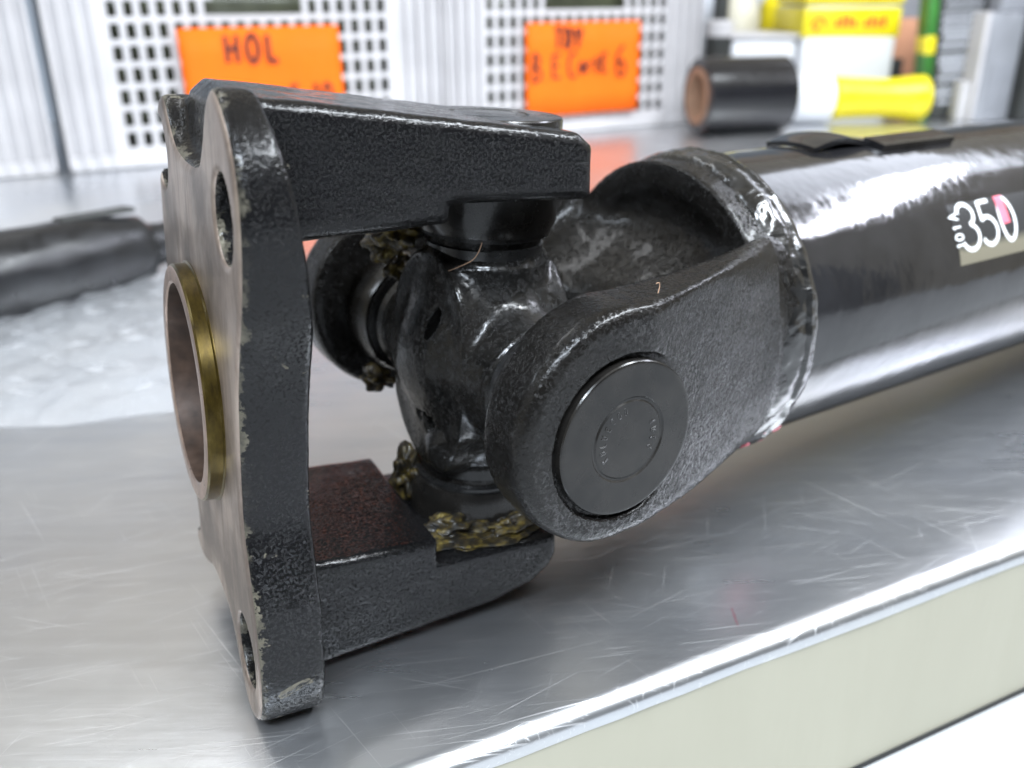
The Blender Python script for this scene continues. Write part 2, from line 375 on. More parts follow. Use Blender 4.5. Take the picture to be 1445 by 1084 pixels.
def flange_sdf(X, Y, Z):
    outl = [(-5.0, 9.0), (-6.0, 8.3), (-6.55, 7.3), (-6.65, 6.0), (-6.3, 4.4), (-5.5, 2.8), (-5.0, 1.2), (-4.8, -1), (-4.7, -2.6), (-5.3, -4.0), (-5.7, -5.5), (-5.9, -7.8), (-5.3, -8.9),
            (-4.2, -9.2), (-3.2, -8.4), (-2.3, -7.2), (-1.0, -6.9), (1.0, -7.0), (2.2, -7.7), (3.4, -7.9), (4.5, -7.4), (5.1, -6.2), (5.4, -3), (5.7, 0), (6.0, 3), (5.7, 5.5),
            (5.3, 7.3), (4.6, 8.2), (3.7, 8.3), (2.8, 7.4), (1.6, 6.8), (-1.8, 6.8), (-2.8, 7.6), (-3.6, 8.8), (-4.3, 9.2)]
    for _ in range(2):
        outl = [q for a, b in zip(outl, outl[1:]+outl[:1]) for q in ((a[0]*.75+b[0]*.25, a[1]*.75+b[1]*.25), (a[0]*.25+b[0]*.75, a[1]*.25+b[1]*.75))]
    p2 = poly(Y, Z, outl)-.16
    plate = smax(extr(p2, X, -9.6, -7.55, .28), X+7.55+.16*np.clip(Z-2.8, 0, 9), .2)
    top = poly(X, Z, [(-9.05, 6.3), (-9.0, 7.6), (-8.85, 8.6), (-8.4, 9.0), (-7.3, 8.92), (1.35, 8.08), (1.85, 7.7), (1.95, 6.05), (-2.85, 6.05), (-2.9, 5.5), (-5.0, 5.35), (-7.4, 5.2), (-9.2, 5.0)])
    top = extr(top, Y, -3.72, 3.4, .42)
    bot = poly(X, Z, [(-9.05, -6.3), (-8.95, -7.8), (-8.7, -8.7), (-8.2, -8.9), (-7.3, -8.85), (-.75, -8.15), (.7, -7.75), (1.4, -7.2), (1.65, -6.7), (1.62, -5.9), (-3.02, -5.9), (-3.02, -5.08), (-7.4, -4.95), (-9.2, -4.9)])
    bot = extr(bot, Y, -3.72, 3.2, .28)
    f = smin(plate, mn(top, bot), .55)
    # corner holes, centre bore
    for (y, z) in ((-4.95, 6.25), (-4.3, -7.0), (4.75, 6.5), (4.3, -6.3)):
        f = smax(f, mn(1.13-np.sqrt((Y-y)**2+(Z-z)**2), -7.48-X), .12)
    f = smax(f, 3.15-np.sqrt((Y-.45)**2+Z**2)+0*X, .12)
    return f

def yoke_sdf(X, Y, Z):
    ay = np.abs(Y); R = np.sqrt(Y**2+Z**2); az = np.abs(Z)
    Zc = Z-.25
    prof = mn(np.sqrt(X**2+Zc**2)-3.75, poly(X, Z, [(-.6, 3.92), (5, 4.2), (9.4, 4.4), (9.4, -3.2), (7, -3.35), (5, -3.5), (-.6, -3.45)]))
    t = np.clip((X-.8)/7.8, 0, 1); yo = 8.22-2.15*t**1.1
    yi = 6.15-1.0*np.clip((X-2.5)/5.5, 0, 1)**1.5
    ears = smax(prof, ay-yo, .6-.42*np.clip((X+.5)/3, 0, 1)*(Z > 0))
    ears = smax(ears, yi-ay, .4)
    ears = smax(ears, R-np.where(Z > 0, 9.3, 8.9)+np.where(Z > 0, 2.35, 2.3)*np.clip((X-2)/6.5, 0, 1), .3)
    ears = mx(ears, X-8.35)
    # cup that closes the fork, with a web across its middle
    cup = mx(R-6.05, mx(8.2-X, X-9.5))
    bowl = (np.sqrt(((X-7.6)/1.9)**2+(Y/5.45)**2+(Z/5.45)**2)-1)*1.9
    cup = smax(cup, -bowl, .25)
    U = (np.sqrt(((X-1.4)/4.3)**2+(ay/6.1)**2)-1)*4.2
    bh = 1.25+.62*np.clip(X-5.8, 0, 3)+.9*np.clip((ay-2.0)/4, 0, 1)**1.5
    web = mx(mx(ay-5.9, mx(1.5-X, X-10.2)), mx(R-6, -1))
    web = smax(smax(web, az-bh, .6), -U, .9)
    f = smin(smin(ears, cup, .5), web, 1.1)
    cb = mx(np.sqrt(X**2+Z**2)-2.62, 7.98-ay)
    f = smax(f, -cb, .08)
    return f

def cross_sdf(X, Y, Z):
    rv = np.sqrt(X**2+Y**2); rh = np.sqrt(X**2+Z**2)
    v = mx(rv-1.98-.0*Z, np.abs(Z)-5.6); v2 = mx(rv-(2.0+.45*np.clip((3.4-np.abs(Z))/2.4, 0, 1)), np.abs(Z)-3.4)
    h = mx(rh-1.85, np.abs(Y)-5.6); h2 = mx(rh-(2.0+.7*np.clip((3.4-np.abs(Y))/2.4, 0, 1)), np.abs(Y)-3.6)
    f = smin(smin(v, v2, .6), smin(h, h2, .6), .9)
    hub = np.sqrt((Y/2.9)**2+(Z/3.7)**2)-1; hub = mx(hub*2.9, np.abs(X)-2.05)
    hub = smax(np.sqrt((Y/2.8)**2+(Z/3.9)**2)*2.8-2.8, np.abs(X)-2.15, .15)
    hub = smax(hub, np.abs(Y)-2.45, .15)
    f = smin(f, hub, .3)
    # forging flash line, low boss and grease nipple pocket on the hub face
    f = smin(f, np.sqrt((X+1.7)**2+(Y+1.0)**2+((Z+3.0)*.9)**2)-.85, .25)
    gro = np.sqrt((X+2.15)**2+((Y+.5)*1.3+.25*Z)**2+((Z-1.2)*.45)**2)-.42
    f = smax(f, -gro, .12)
    for (y, z) in ((-.2, -1.6), (-.45, -1.85), (.0, -1.9), (-.5, -2.2), (-.75, -2.05)):
        f = smax(f, .18-np.sqrt(((X+2.2)*.7)**2+(Y-y)**2*1.5+((Z-z)*.55)**2), .05)
    return f

# ------------------------------------------------------------ THE DRIVE SHAFT
shaft = thing('drive_shaft', 'black painted steel drive shaft with universal joint and square flange standing on the steel bench', 'drive shaft', O/CM)
H = .10
fl = link('flange_yoke', sdf_mesh('flange_yoke', flange_sdf, (-10.0, -8.4, -9.9), (2.4, 6.7, 9.9), H, smooth_to=-9.55), M['flange'], shaft, mw=FF)
ty = link('tube_yoke', sdf_mesh('tube_yoke', yoke_sdf, (-4.2, -8.7, -6.6), (11.3, 8.7, 6.6), H), M['yoke'], shaft, mw=TF)
# the cross shares the horizontal pin with the tube yoke and the upright pin with the flange yoke
cr_x = Vector((FF[0][2], FF[1][2], FF[2][2])); hh = Vector((TF[0][1], TF[1][1], TF[2][1])); xx = hh.cross(cr_x).normalized()
CF = frame(xx, hh, cr_x)
cr = link('universal_cross', sdf_mesh('universal_cross', cross_sdf, (-3.6, -6.2, -6.2), (3.6, 6.2, 6.2), .075), M['cross'], shaft, mw=CF)

# centring rim round the bore
bm = bmesh.new()
lathe(bm, [(-9.5, 3.93), (-9.62, 3.93), (-9.66, 3.86), (-10.02, 3.86), (-10.08, 3.80)], 128)
for f in [f for f in bm.faces if len(f.verts) > 4]: bm.faces.remove(f)
for v in bm.verts: v.co.y = v.co.y*.97+.0045; v.co.z *= .97
rim = from_bm('pilot_rim', bm, M['brass'], fl, autosmooth=35)
bm = bmesh.new(); rg = lathe(bm, [(-10.08, 3.80), (-10.10, 3.74), (-10.10, 3.32), (-10.05, 3.25)], 128)
for f in [f for f in bm.faces if len(f.verts) > 4]: bm.faces.remove(f)
for v in bm.verts: v.co.y = v.co.y*.97+.0045; v.co.z *= .97
from_bm('rim_face', bm, M['turned'], fl, autosmooth=35)
bm = bmesh.new(); lathe(bm, [(-10.05, 3.25), (-9.0, 3.22), (-8.9, 3.0), (-7.7, 3.0), (-7.6, 3.3)], 128)
for f in [f for f in bm.faces if len(f.verts) > 4]: bm.faces.remove(f)
for v in bm.verts: v.co.y = v.co.y*.97+.0045; v.co.z *= .97
from_bm('bore_lining', bm, M['rust'], fl, autosmooth=35)

# stroke lettering -------------------------------------------------
def arc(cx, cy, rx, ry, a0, a1, n=14): return [(cx+rx*math.cos(math.radians(a0+(a1-a0)*i/n)), cy+ry*math.sin(math.radians(a0+(a1-a0)*i/n))) for i in range(n+1)]
def ln(*p):
    out = [p[0]]
    for a, b in zip(p, p[1:]):
        n = 6
        out += [(a[0]+(b[0]-a[0])*i/n, a[1]+(b[1]-a[1])*i/n) for i in range(1, n+1)]
    return out
G = {  # strokes in a box of width about .6, height 1
 'H': [ln((.05, 0), (.02, 1)), ln((.5, 0), (.52, 1)), ln((.04, .5), (.5, .52))], 'O': [arc(.28, .5, .26, .5, 100, 460, 24)],
 'L': [ln((.05, 1), (.07, .03), (.5, .02))], 'B': [ln((.06, 1), (.04, 0)), arc(.08, .75, .32, .25, 90, -90), arc(.08, .26, .42, .26, 90, -90)],
 'E': [ln((.48, 1), (.06, .97), (.05, .03), (.5, .02)), ln((.06, .52), (.4, .52))], 'C': [arc(.32, .5, .28, .5, 60, 300, 18)],
 'o': [arc(.24, .28, .2, .28, 90, 450, 18)], 'r': [ln((.05, 0), (.05, .55)), arc(.27, .34, .2, .2, 150, 50, 6)],
 't': [ln((.2, .85), (.2, .05), (.34, .02)), ln((.02, .58), (.42, .58))], 'e': [ln((.05, .3), (.42, .32))+arc(.25, .28, .18, .28, 10, 320, 14)],
 'R': [ln((.05, 0), (.05, 1)), arc(.07, .74, .36, .26, 90, -90)+ln((.07, .48), (.48, 0))], 'T': [ln((0, .98), (.56, 1)), ln((.28, 1), (.27, 0))],
 'D': [ln((.06, 0), (.05, 1)), arc(.06, .5, .44, .5, 90, -90, 16)], 'Y': [ln((0, 1), (.27, .5)), ln((.54, 1), (.2, 0))],
 '6': [arc(.46, .52, .42, .5, 95, 200, 10)+arc(.28, .27, .23, .26, 170, 530, 20)], '1': [ln((.1, .8), (.26, 1), (.26, 0))], 'I': [ln((.2, 1), (.2, 0))],
 '0': [arc(.27, .5, .24, .5, 90, 450, 26)], '.': [ln((.1, .05), (.16, .05))], ':': [ln((.12, .1), (.18, .1)), ln((.12, .5), (.18, .5))],
 '3': [arc(.24, .76, .24, .24, 170, -80, 14)+arc(.22, .26, .28, .28, 75, -160, 16)], 'A': [ln((0, 0), (.26, 1), (.52, 0)), ln((.1, .32), (.42, .32))],
 '5': [ln((.46, .98), (.1, .97), (.06, .56))+arc(.22, .31, .27, .31, 125, -150, 18)], 'K': [ln((.05, 0), (.05, 1)), ln((.48, 1), (.06, .45)), ln((.18, .55), (.5, 0))],
 'U': [ln((.04, 1), (.04, .3))+arc(.27, .3, .23, .3, 180, 360, 10)+ln((.5, .3), (.5, 1))], 'N': [ln((.04, 0), (.04, 1), (.5, 0), (.5, 1))], ' ': [], '-': [ln((.08, .5), (.42, .5))],
}
def lettering(name, items, mp, width, m, parent, mw=None, thick=0):
    """items: (text, x, y, height, advance, aspect) in the writing plane; mp(u, v, lift) -> cm point"""
    bm = bmesh.new(); k = 0
    for (txt, x, y, hgt, adv, asp) in items:
        for ch in txt:
            for st in G.get(ch, []):
                k += 1; pts = [(x+p[0]*hgt*asp, y+p[1]*hgt) for p in st]; prev = None; lift = .004+.0012*(k % 9)
                for i, p in enumerate(pts):
                    a = pts[max(0, i-1)]; b = pts[min(len(pts)-1, i+1)]; d = Vector((b[0]-a[0], b[1]-a[1]))
                    d = d.normalized() if d.length > 1e-6 else Vector((1, 0)); nrm = Vector((-d.y, d.x))*width/2
                    q = [mp(p[0]+nrm.x, p[1]+nrm.y, lift+thick), mp(p[0]-nrm.x, p[1]-nrm.y, lift+thick)]
                    if thick: q += [mp(p[0]-nrm.x*1.3, p[1]-nrm.y*1.3, -.02), mp(p[0]+nrm.x*1.3, p[1]+nrm.y*1.3, -.02)]
                    vs = [bm.verts.new(Vector(c)*CM) for c in q]
                    if prev:
                        n = len(vs)
                        for j in range(n if thick else 1):
                            jj = (j+1) % n; bm.faces.new((prev[j], prev[jj], vs[jj], vs[j]))
                    prev = vs
            x += adv
    me = bpy.data.meshes.new(name); bm.to_mesh(me); bm.free()
    return link(name, me, m, parent, bool(thick), mw)

# bearing caps (axis +X in their own mesh, outer face at +8.2)
def cap_bm(top=8.30):
    bm = bmesh.new()
    lathe(bm, [(4.6, 2.30), (5.0, 2.44), (top-.3, 2.44), (top-.16, 2.44), (top-.06, 2.43), (top-.015, 2.40), (top, 2.35), (top+.002, 2.28), (top+.008, 1.42), (top+.01, 1.36), (top-.035, 1.31), (top-.04, 1.25), (top+.003, 1.20), (top+.005, 1.14), (top+.005, .01)], 128)
    return bm
def seal_bm():
    bm = bmesh.new(); lathe(bm, [(3.75, 1.8), (3.8, 2.0), (4.15, 2.05), (4.2, 1.95), (4.4, 1.95), (4.45, 2.2), (4.75, 2.2), (4.8, 1.9)], 96); return bm
RY = lambda a: Matrix.Rotation(math.radians(a), 4, 'Y'); RZ = lambda a: Matrix.Rotation(math.radians(a), 4, 'Z')
capme = None
for (nm, base, rot) in (('near', TF, RZ(-90)), ('far', TF, RZ(90)), ('top', FF, RY(-90)), ('bottom', FF, RY(90))):
    mwm = base @ rot
    if capme is None:
        c = from_bm('bearing_cap', cap_bm(), M['cap'], shaft, mw=mwm, autosmooth=24); capme = c.data
        s = from_bm('seal_ring', seal_bm(), M['seal'], c, autosmooth=30); sealme = s.data; near_cap = c
        c['label'] = 'smooth round cap pressed in the near ear'
    else:
        c = bpy.data.objects.new('bearing_cap', capme); C.objects.link(c); c.parent = shaft; c.matrix_basis = mwm
        s = bpy.data.objects.new('seal_ring', sealme); C.objects.link(s); s.parent = c
# raised letters round the middle of the near cap.  cap local: X out, -Y.. horizontal, Z up
def cap_map(flip):
    def mp(u, v, lift):
        # u = arc length at radius .85, v = radial offset
        a = u/.95; r = .80+v
        return (8.295+lift, -r*math.cos(a)*flip, r*math.sin(a))
    return mp
def cmap(u, v, lift):
    a = u/.95; r = .82+v            # angle measured clockwise from the top as seen from outside
    # seen from outside (viewer at +X looking -X): right hand is +Y
    return (8.295+lift, r*math.sin(a), r*math.cos(a))
lettering('cap_lettering', [('KOLUECOD', -2.0, .03, .21, .255, .9), ('KUCO', 1.05, .03, .20, .28, .9)], cmap, .03, M['cap'], near_cap, thick=.014)

# weld bead, wrinkled thick paint
bm = bmesh.new()
pr = [(8.75+i*.1, 6.10+.22*math.sin(math.pi*i/20)**.6+(.10 if i > 14 else 0)) for i in range(21)]
pr = [(8.7, 5.9)]+pr+[(10.85, 5.9)]
def wj(a, t, k):
    if k in (0, len(pr)-1): return 0
    p = V(a*.9, math.cos(t)*5, math.sin(t)*5)
    return .09*noise.noise(p*1.1)+.055*noise.noise(p*2.4)+.02*noise.noise(V(a*3.2, math.cos(t)*26, math.sin(t)*26))
lathe(bm, pr, 420, jit=wj)
for v in bm.verts:
    up = max(0, v.co.z/.062)
    f_ = (v.co.x-.087)/.0215; v.co.x = .0835+.010*up+(.0250-.010*up)*f_
from_bm('weld_bead', bm, M['weld'], shaft, smooth=True, mw=TF)
# tube
bm = bmesh.new(); lathe(bm, [(9.6, 5.6), (9.6, 6.03), (30, 6.03), (60, 6.03), (95, 6.03), (95.3, 5.9)], 192)
from_bm('tube', bm, M['gloss'], shaft, mw=TF, autosmooth=30)
# far end of the shaft rests on its own flange, outside the frame
bm = bmesh.new(); lathe(bm, [(95.2, 6.0), (96, 6.2), (99, 4.6), (104, 4.4), (104.2, 8.6), (106, 8.6), (106.2, 8.3)], 64)
from_bm('end_flange', bm, M['yoke'], shaft, mw=TF, autosmooth=30)
def on_tube(x, deg, lift=0):
    a = math.radians(deg); r = 6.03+lift; return (x, -r*math.cos(a), r*math.sin(a))
def patch(name, x0, x1, d0, d1, lift, th, m, parent, nx=10, nd=14, fn=None):
    bm = bmesh.new(); g0 = {}
    for s_, lf in ((0, lift), (1, lift+th)):
        for i in range(nx+1):
            for j in range(nd+1):
                e = fn(i/nx, j/nd) if fn else 0
                g0[s_, i, j] = bm.verts.new(Vector(on_tube(x0+(x1-x0)*i/nx, d0+(d1-d0)*j/nd, lf+(e if s_ else max(0, e)*.8)))*CM)
    for i in range(nx):
        for j in range(nd):
            for s_ in (0, 1): bm.faces.new((g0[s_, i, j], g0[s_, i+1, j], g0[s_, i+1, j+1], g0[s_, i, j+1]))
    for i in range(nx):
        for j in (0, nd): bm.faces.new((g0[0, i, j], g0[0, i+1, j], g0[1, i+1, j], g0[1, i, j]))
    for j in range(nd):
        for i in (0, nx): bm.faces.new((g0[0, i, j], g0[0, i, j+1], g0[1, i, j+1], g0[1, i, j]))
    return from_bm(name, bm, m, parent, mw=TF if parent is shaft else None, autosmooth=40)
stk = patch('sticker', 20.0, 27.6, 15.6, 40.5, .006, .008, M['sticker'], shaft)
tm = lambda u, v, lift: on_tube(20.0+u, 15.6+math.degrees(v/6.03), .016+lift)
lettering('sticker_number', [('350', .50, .60, 1.95, 1.42, 1.15)], tm, .19, M['letter'], stk)
tm2 = lambda u, v, lift: on_tube(20.0+.46-v, 15.6+math.degrees(u/6.03), .016+lift)
lettering('sticker_code', [('1', .72, .0, .55, .42, .9), ('0', 1.05, 0, .55, .42, .9), ('1', 1.48, 0, .55, .4, .9), ('A', 1.92, 0, .62, .4, .9)], tm2, .075, M['letter'], stk)
patch('marker_dab', 23.45, 24.05, 28.5, 40.5, .030, .01, M['pink'], shaft, 6, 8, fn=lambda a, b: 0)
# balance weight strip lying on the crown of the tube
patch('balance_weight', 15.6, 19.3, 80, 104, .02, .20, M['gloss'], shaft, 16, 10, fn=lambda a, b: .30*math.sin(math.pi*min(1, a*1.05))**1.3)
bw = patch('weight_strip', 19.35, 24.5, 74, 84, .02, .26, M['gloss'], shaft, 10, 6)
bm = bmesh.new(); 
patch('red_paint', 9.9, 10.85, -52, -36, .12, .12, M['pink'], shaft, 5, 8, fn=lambda a, b: .05*math.sin(9*b))

# old grease squeezed out of the joint
def grease(p, sc, frame_, seed, amp=.5):
    bm = bmesh.new(); bmesh.ops.create_icosphere(bm, subdivisions=5, radius=1)
    for v in bm.verts:
        d = v.co.copy(); q = d*1.7+V(seed, seed*2, 0)
        k = 1+amp*noise.noise(q)+amp*.30*noise.noise(q*2.2)
        v.co = Vector((p[0]+d.x*sc[0]*k, p[1]+d.y*sc[1]*k, p[2]+d.z*sc[2]*k))*CM
    return from_bm('grease_clump', bm, M['grease'], shaft, smooth=True, mw=frame_)
grease((-2.3, 2.2, 4.2), (.75, .9, .55), CF, 3.1, .7); grease((-1.9, 3.6, 3.3), (.7, .7, .55), CF, 5.3, .7); grease((-1.4, 3.4, 2.5), (.6, .5, .45), CF, 7.7, .7)
grease((-2.3, 1.0, -5.0), (.55, .7, .95), FF, 9.2, .7); grease((-1.6, -1.9, -5.75), (1.15, .8, .4), FF, 12.4, .6); grease((.2, -2.6, -5.75), (.8, .6, .3), FF, 15.4, .6)
grease((-1.9, 4.4, -2.2), (.5, .8, .4), CF, 19.4, .8); grease((-2.6, 1.6, 5.3), (.9, .5, .14), FF, 22, .7)

grease((-1.0, -2.6, -5.84), (1.9, .9, .10), FF, 31, .5); grease((.9, -1.2, -5.85), (1.6, 1.6, .08), FF, 33, .5)

# a stray fibre caught in the grease
def wire(pts, r, name, m, parent, mw):
    cu = bpy.data.curves.new(name, 'CURVE'); cu.dimensions = '3D'; cu.bevel_depth = r*CM; sp = cu.splines.new('NURBS'); sp.points.add(len(pts)-1); sp.use_endpoint_u = True; sp.order_u = 3
    for i, p in enumerate(pts): sp.points[i].co = (*(Vector(p)*CM), 1)
    o = bpy.data.objects.new(name, cu); me = bpy.data.meshes.new_from_object(o); bpy.data.objects.remove(o)
    return link(name, me, m, parent, True, mw)
wire([(-2.05, -1.2, 3.5), (-1.9, -1.7, 3.75), (-1.5, -2.1, 4.1), (-1.45, -2.2, 4.6)], .016, 'stray_fibre', M['core'], shaft, CF)
wire([(1.0, -8.0, 4.2), (1.15, -7.9, 4.32), (1.12, -7.9, 4.5), (1.0, -7.9, 4.45)], .014, 'stray_fibre', M['core'], shaft, TF)

# ------------------------------------------------------------ THE BENCH
ed = V(.90032, .43523, 0); en = V(-.43523, .90032, 0); e0 = V(-.9, 19.9, 0)
def bench_pt(s, n, z): p = e0+ed*s+en*n; return Vector((p.x, p.y, z))*CM
bench = thing('steel_bench', 'long stainless steel workbench with bright rolled front edge under the drive shaft', 'workbench')
bm = bmesh.new(); prof = [(170, 0), (60, 0), (20, 0), (4, 0), (1.2, 0)]
for i in range(1, 11):
    a = math.pi/2*i/10*1.1; prof.append((1.2-.72*math.sin(a), -.55+.55*math.cos(a)))
prof.append((.52, -.80))
ss = [-260, -120, -60]+[-60+i*1.25 for i in range(1, 112)]+[120, 260]
rows = []
for s in ss:
    row = []
    for k, (n, z) in enumerate(prof):
        wv = 0
        if k > 8: wv = .03*math.sin(s*.5)+.05*noise.noise(V(s*.45, 0, 0))
        row.append(bm.verts.new(bench_pt(s, n, z-wv*(k-8)/6 if k > 8 else z)))
    rows.append(row)
for a, b in zip(rows, rows[1:]):
    for i in range(len(prof)-1): bm.faces.new((a[i], b[i], b[i+1], a[i+1]))
from_bm('bench_top', bm, M['steel'], bench, autosmooth=40)
bm = bmesh.new(); rows = []
for s in ss: rows.append([bm.verts.new(bench_pt(s, .62-(.04*math.sin(s*.7)+.03*math.sin(s*1.9))*(1+z/8), z)) for z in (-.70, -2.5, -5, -8.3)]+[bm.verts.new(bench_pt(s, 3, -8.4)), bm.verts.new(bench_pt(s, 3, -7.9))])
for a, b in zip(rows, rows[1:]):
    for i in range(5): bm.faces.new((a[i], b[i], b[i+1], a[i+1]))
from_bm('apron', bm, M['apron'], bench, autosmooth=50)
for (s, n) in ((-150, 6), (150, 6), (-150, 160), (150, 160)):
    bm = bmesh.new(); c = bench_pt(s, n, 0)/CM; bx(bm, c.x-2.5, c.x+2.5, c.y-2.5, c.y+2.5, -88, -8.5 if n < 9 else -.4, .3); from_bm('leg', bm, M['greypanel'], bench)

# white topped table standing against the front of the bench, lower down
wt = thing('white_table', 'lower white table top butted to the bench, showing only in the bottom right corner', 'table')
bm = bmesh.new(); bx(bm, -120, 160, -95, .50, -12.8, -8.42, .06, M4=Matrix.Translation(Vector((-.009, .199, 0))) @ Matrix.Rotation(math.atan2(.43523, .90032), 4, 'Z')); from_bm('table_top', bm, M['laminate'], wt)
for (a_, b_) in ((-115, -12), (155, -12), (-115, -90), (155, -90)):
    bm = bmesh.new(); c = bench_pt(a_, b_, 0)/CM; bx(bm, c.x-2, c.x+2, c.y-2, c.y+2, -88, -12.85, .2); from_bm('leg', bm, M['greypanel'], wt)
# clear crumpled film under the other shaft
bm = bmesh.new(); g0 = {}
for i in range(121):
    for j in range(71):
        u, v_ = i/120, j/70; x = -60+u*46; y = 37+v_*28+8*u
        z = .35+.9*abs(noise.noise(V(x*.16, y*.16, 1)))+.55*abs(noise.noise(V(x*.42, y*.42, 5)))+.35*noise.noise(V(x*1.1, y*1.1, 7))
        e = min(u, 1-u, v_, 1-v_)*12; z *= min(1, .15+e)
        g0[i, j] = bm.verts.new(V(x+1.2*noise.noise(V(v_*6, u*3, 3)), y+1.5*noise.noise(V(u*7, 2, v_)), max(.06, z))*CM)
for i in range(120):
    for j in range(70): bm.faces.new((g0[i, j], g0[i+1, j], g0[i+1, j+1], g0[i, j+1]))
fm = from_bm('plastic_film', bm, M['clearfilm'], None, smooth=True); tag(fm, 'crumpled clear plastic film spread under the wrapped shaft at the left', 'plastic film')
# workshop floor and unseen walls
def struct(name, bm, m): o = from_bm(name, bm, m); o['kind'] = 'structure'; return o
bm = bmesh.new(); bx(bm, -600, 600, -500, 700, -92, -88); struct('floor', bm, M['floor'])
bm = bmesh.new(); Mr = Matrix.Rotation(math.atan2(.43523, .90032), 4, 'Z')
bx(bm, -550, 550, 300, 306, -88, 125, M4=Mr); struct('lower_wall', bm, M['wall2'])  # height and blue grey tone shaped for the band reflected in the bench
bm = bmesh.new(); bx(bm, -550, 550, 300.5, 306, 125.0, 195, M4=Mr); struct('upper_wall', bm, M['wall'])  # pinkish band added for the warm reflection in the bench top

bm = bmesh.new(); bx(bm, -550, 550, -260, -254, -88, 230, M4=Mr); struct('dark_blocker_wall', bm, M['dim_wall'])  # dark wall added behind the camera to darken reflections on the castings
# ------------------------------------------------------------ CRATES
cd = V(.8933, .4495, 0); cn = V(-.4495, .8933, 0); p0 = V(-50, 120, 0); crot = math.atan2(.4495, .8933)
def crate(s0, width, label, ncol, hx, slot, height=27, ribs=4):
    """local: x along the front, y into the crate, z up; front plane y = 0"""
    o = p0+cd*s0; t = thing('plastic_crate', label, 'crate', (o.x, o.y, .12), crot, 'white lattice crates along the back of the bench')
    wp = M['white_plastic']
    # lattice front with real openings
    x0, pitch = hx; xs = [0]
    holes = []
    for i in range(ncol): xs += [x0+i*pitch, x0+i*pitch+pitch*.60]
    xs += [width]; zs = [1.0]; zr = []
    z = 2.55
    while z < height-3.2: zs += [z, z+1.85]; z += 2.62
    zs += [height]
    bm = bmesh.new(); vv = {}
    def gv(i, j):
        if (i, j) not in vv:
            vv[i, j] = bm.verts.new(V(xs[i], 0, zs[j])*CM)
        return vv[i, j]
    for i in range(len(xs)-1):
        for j in range(len(zs)-1):
            hole = (i % 2 == 1) and (j % 2 == 1) and 0 < i < len(xs)-1
            xc = (xs[i]+xs[i+1])/2; zc = (zs[j]+zs[j+1])/2
            sl = slot and slot[0] < xc < slot[1] and zc > 18.6 and zc < 24.0
            if hole or sl: continue
            bm.faces.new((gv(i, j), gv(i+1, j), gv(i+1, j+1), gv(i, j+1)))
    fr = from_bm('front_lattice', bm, wp, t)
    md = fr.modifiers.new('thickness', 'SOLIDIFY'); md.thickness = .0032; md.offset = -1
    # corner ribs
    for side in (0, 1):
        a = 0 if side == 0 else width
        for k in range(ribs):
            bm = bmesh.new(); xk = (.12+k*(1.75)) if side == 0 else width-.12-k*1.75
            bx(bm, xk-.22, xk+.22, -1.15+.1*k, -.01, .6, height-.4, .1); from_bm('corner_rib', bm, wp, t)
    bm = bmesh.new(); bx(bm, -.2, width+.2, -1.3, .35, height-1.2, height+.3, .25); from_bm('top_rim', bm, wp, t)
    bm = bmesh.new(); bx(bm, .1, width-.1, -.55, .3, 0, 1.75, .15); from_bm('bottom_rim', bm, wp, t)
    for nm, a in (('side_panel', (0, .3, .36, 38, 0, height)), ('side_panel', (width-.3, width, .36, 38, 0, height)), ('back_panel', (.32, width-.32, 37.7, 38, .32, height)), ('base', (.32, width-.32, .36, 38, 0, .3))):
        bm = bmesh.new(); bx(bm, *a); from_bm(nm, bm, wp, t)
    return t
crate(-60, 51.8, 'white plastic crate at the far left of the bench, cut by the picture edge', 18, (9, 1.9), None)
crate(-6.6, 51.6, 'white plastic crate carrying the card that reads HOL', 19, (7.3, 1.93), (19.5, 31.5))
crate(45.6, 45.2, 'white plastic crate right of centre with the squarer orange card ending in 6', 17, (6.6, 1.93), (17.5, 29.5))
def contents(s0, width, label, seed):
    bm = bmesh.new(); bmesh.ops.create_icosphere(bm, subdivisions=5, radius=1)
    for v in bm.verts:
        d = v.co; q = d*2+V(seed, 0, 0); k = 1+.05*noise.noise(q*2)
        f = [math.copysign(abs(c)**.35, c) for c in d]
        v.co = Vector(((width/2-1.2)*f[0]*k, 16.5*f[1]*k, 11.5*f[2]*k))*CM
    o = p0+cd*(s0+width/2)+cn*19; ob = from_bm('rubbish_bag', bm, M['bag'], None, smooth=True)
    ob.location = (o.x*CM, o.y*CM, .125); ob.rotation_euler = (0, 0, crot); tag(ob, label, 'bag')
contents(-60, 51.8, 'dark bag filling the leftmost white crate', 1); contents(-6.6, 51.6, 'dark bag inside the crate behind the HOL card', 4); contents(45.6, 45.2, 'dark bag inside the crate behind the card ending in 6', 9)

def card(s0, s1, z0, z1, items, label, skew=0):
    o = p0+cd*s0-cn*1.0; t = thing('orange_card', label, 'card', (o.x, o.y, z0), crot, 'orange cards on the crates')
    bm = bmesh.new(); W = s1-s0; Hh = z1-z0; n = 14; g0 = {}
    for i in range(n+1):
        for j in range(5):
            g0[i, j] = bm.verts.new(V(W*i/n+skew*j/4, -.10*math.sin(i*.5)-.12*(1-j/4)**2, Hh*j/4)*CM)
    for i in range(n):
        for j in range(4): bm.faces.new((g0[i, j], g0[i+1, j], g0[i+1, j+1], g0[i, j+1]))
    sh = from_bm('sheet', bm, M['orange'], t, smooth=True); md = sh.modifiers.new('thickness', 'SOLIDIFY'); md.thickness = .0004
    for ch in items: lettering('handwriting', [ch], lambda u, v, l: (u, -.28-l, v), .66 if ch[0] in ('HOL', 'TDY') else .5, M['ink'], t)
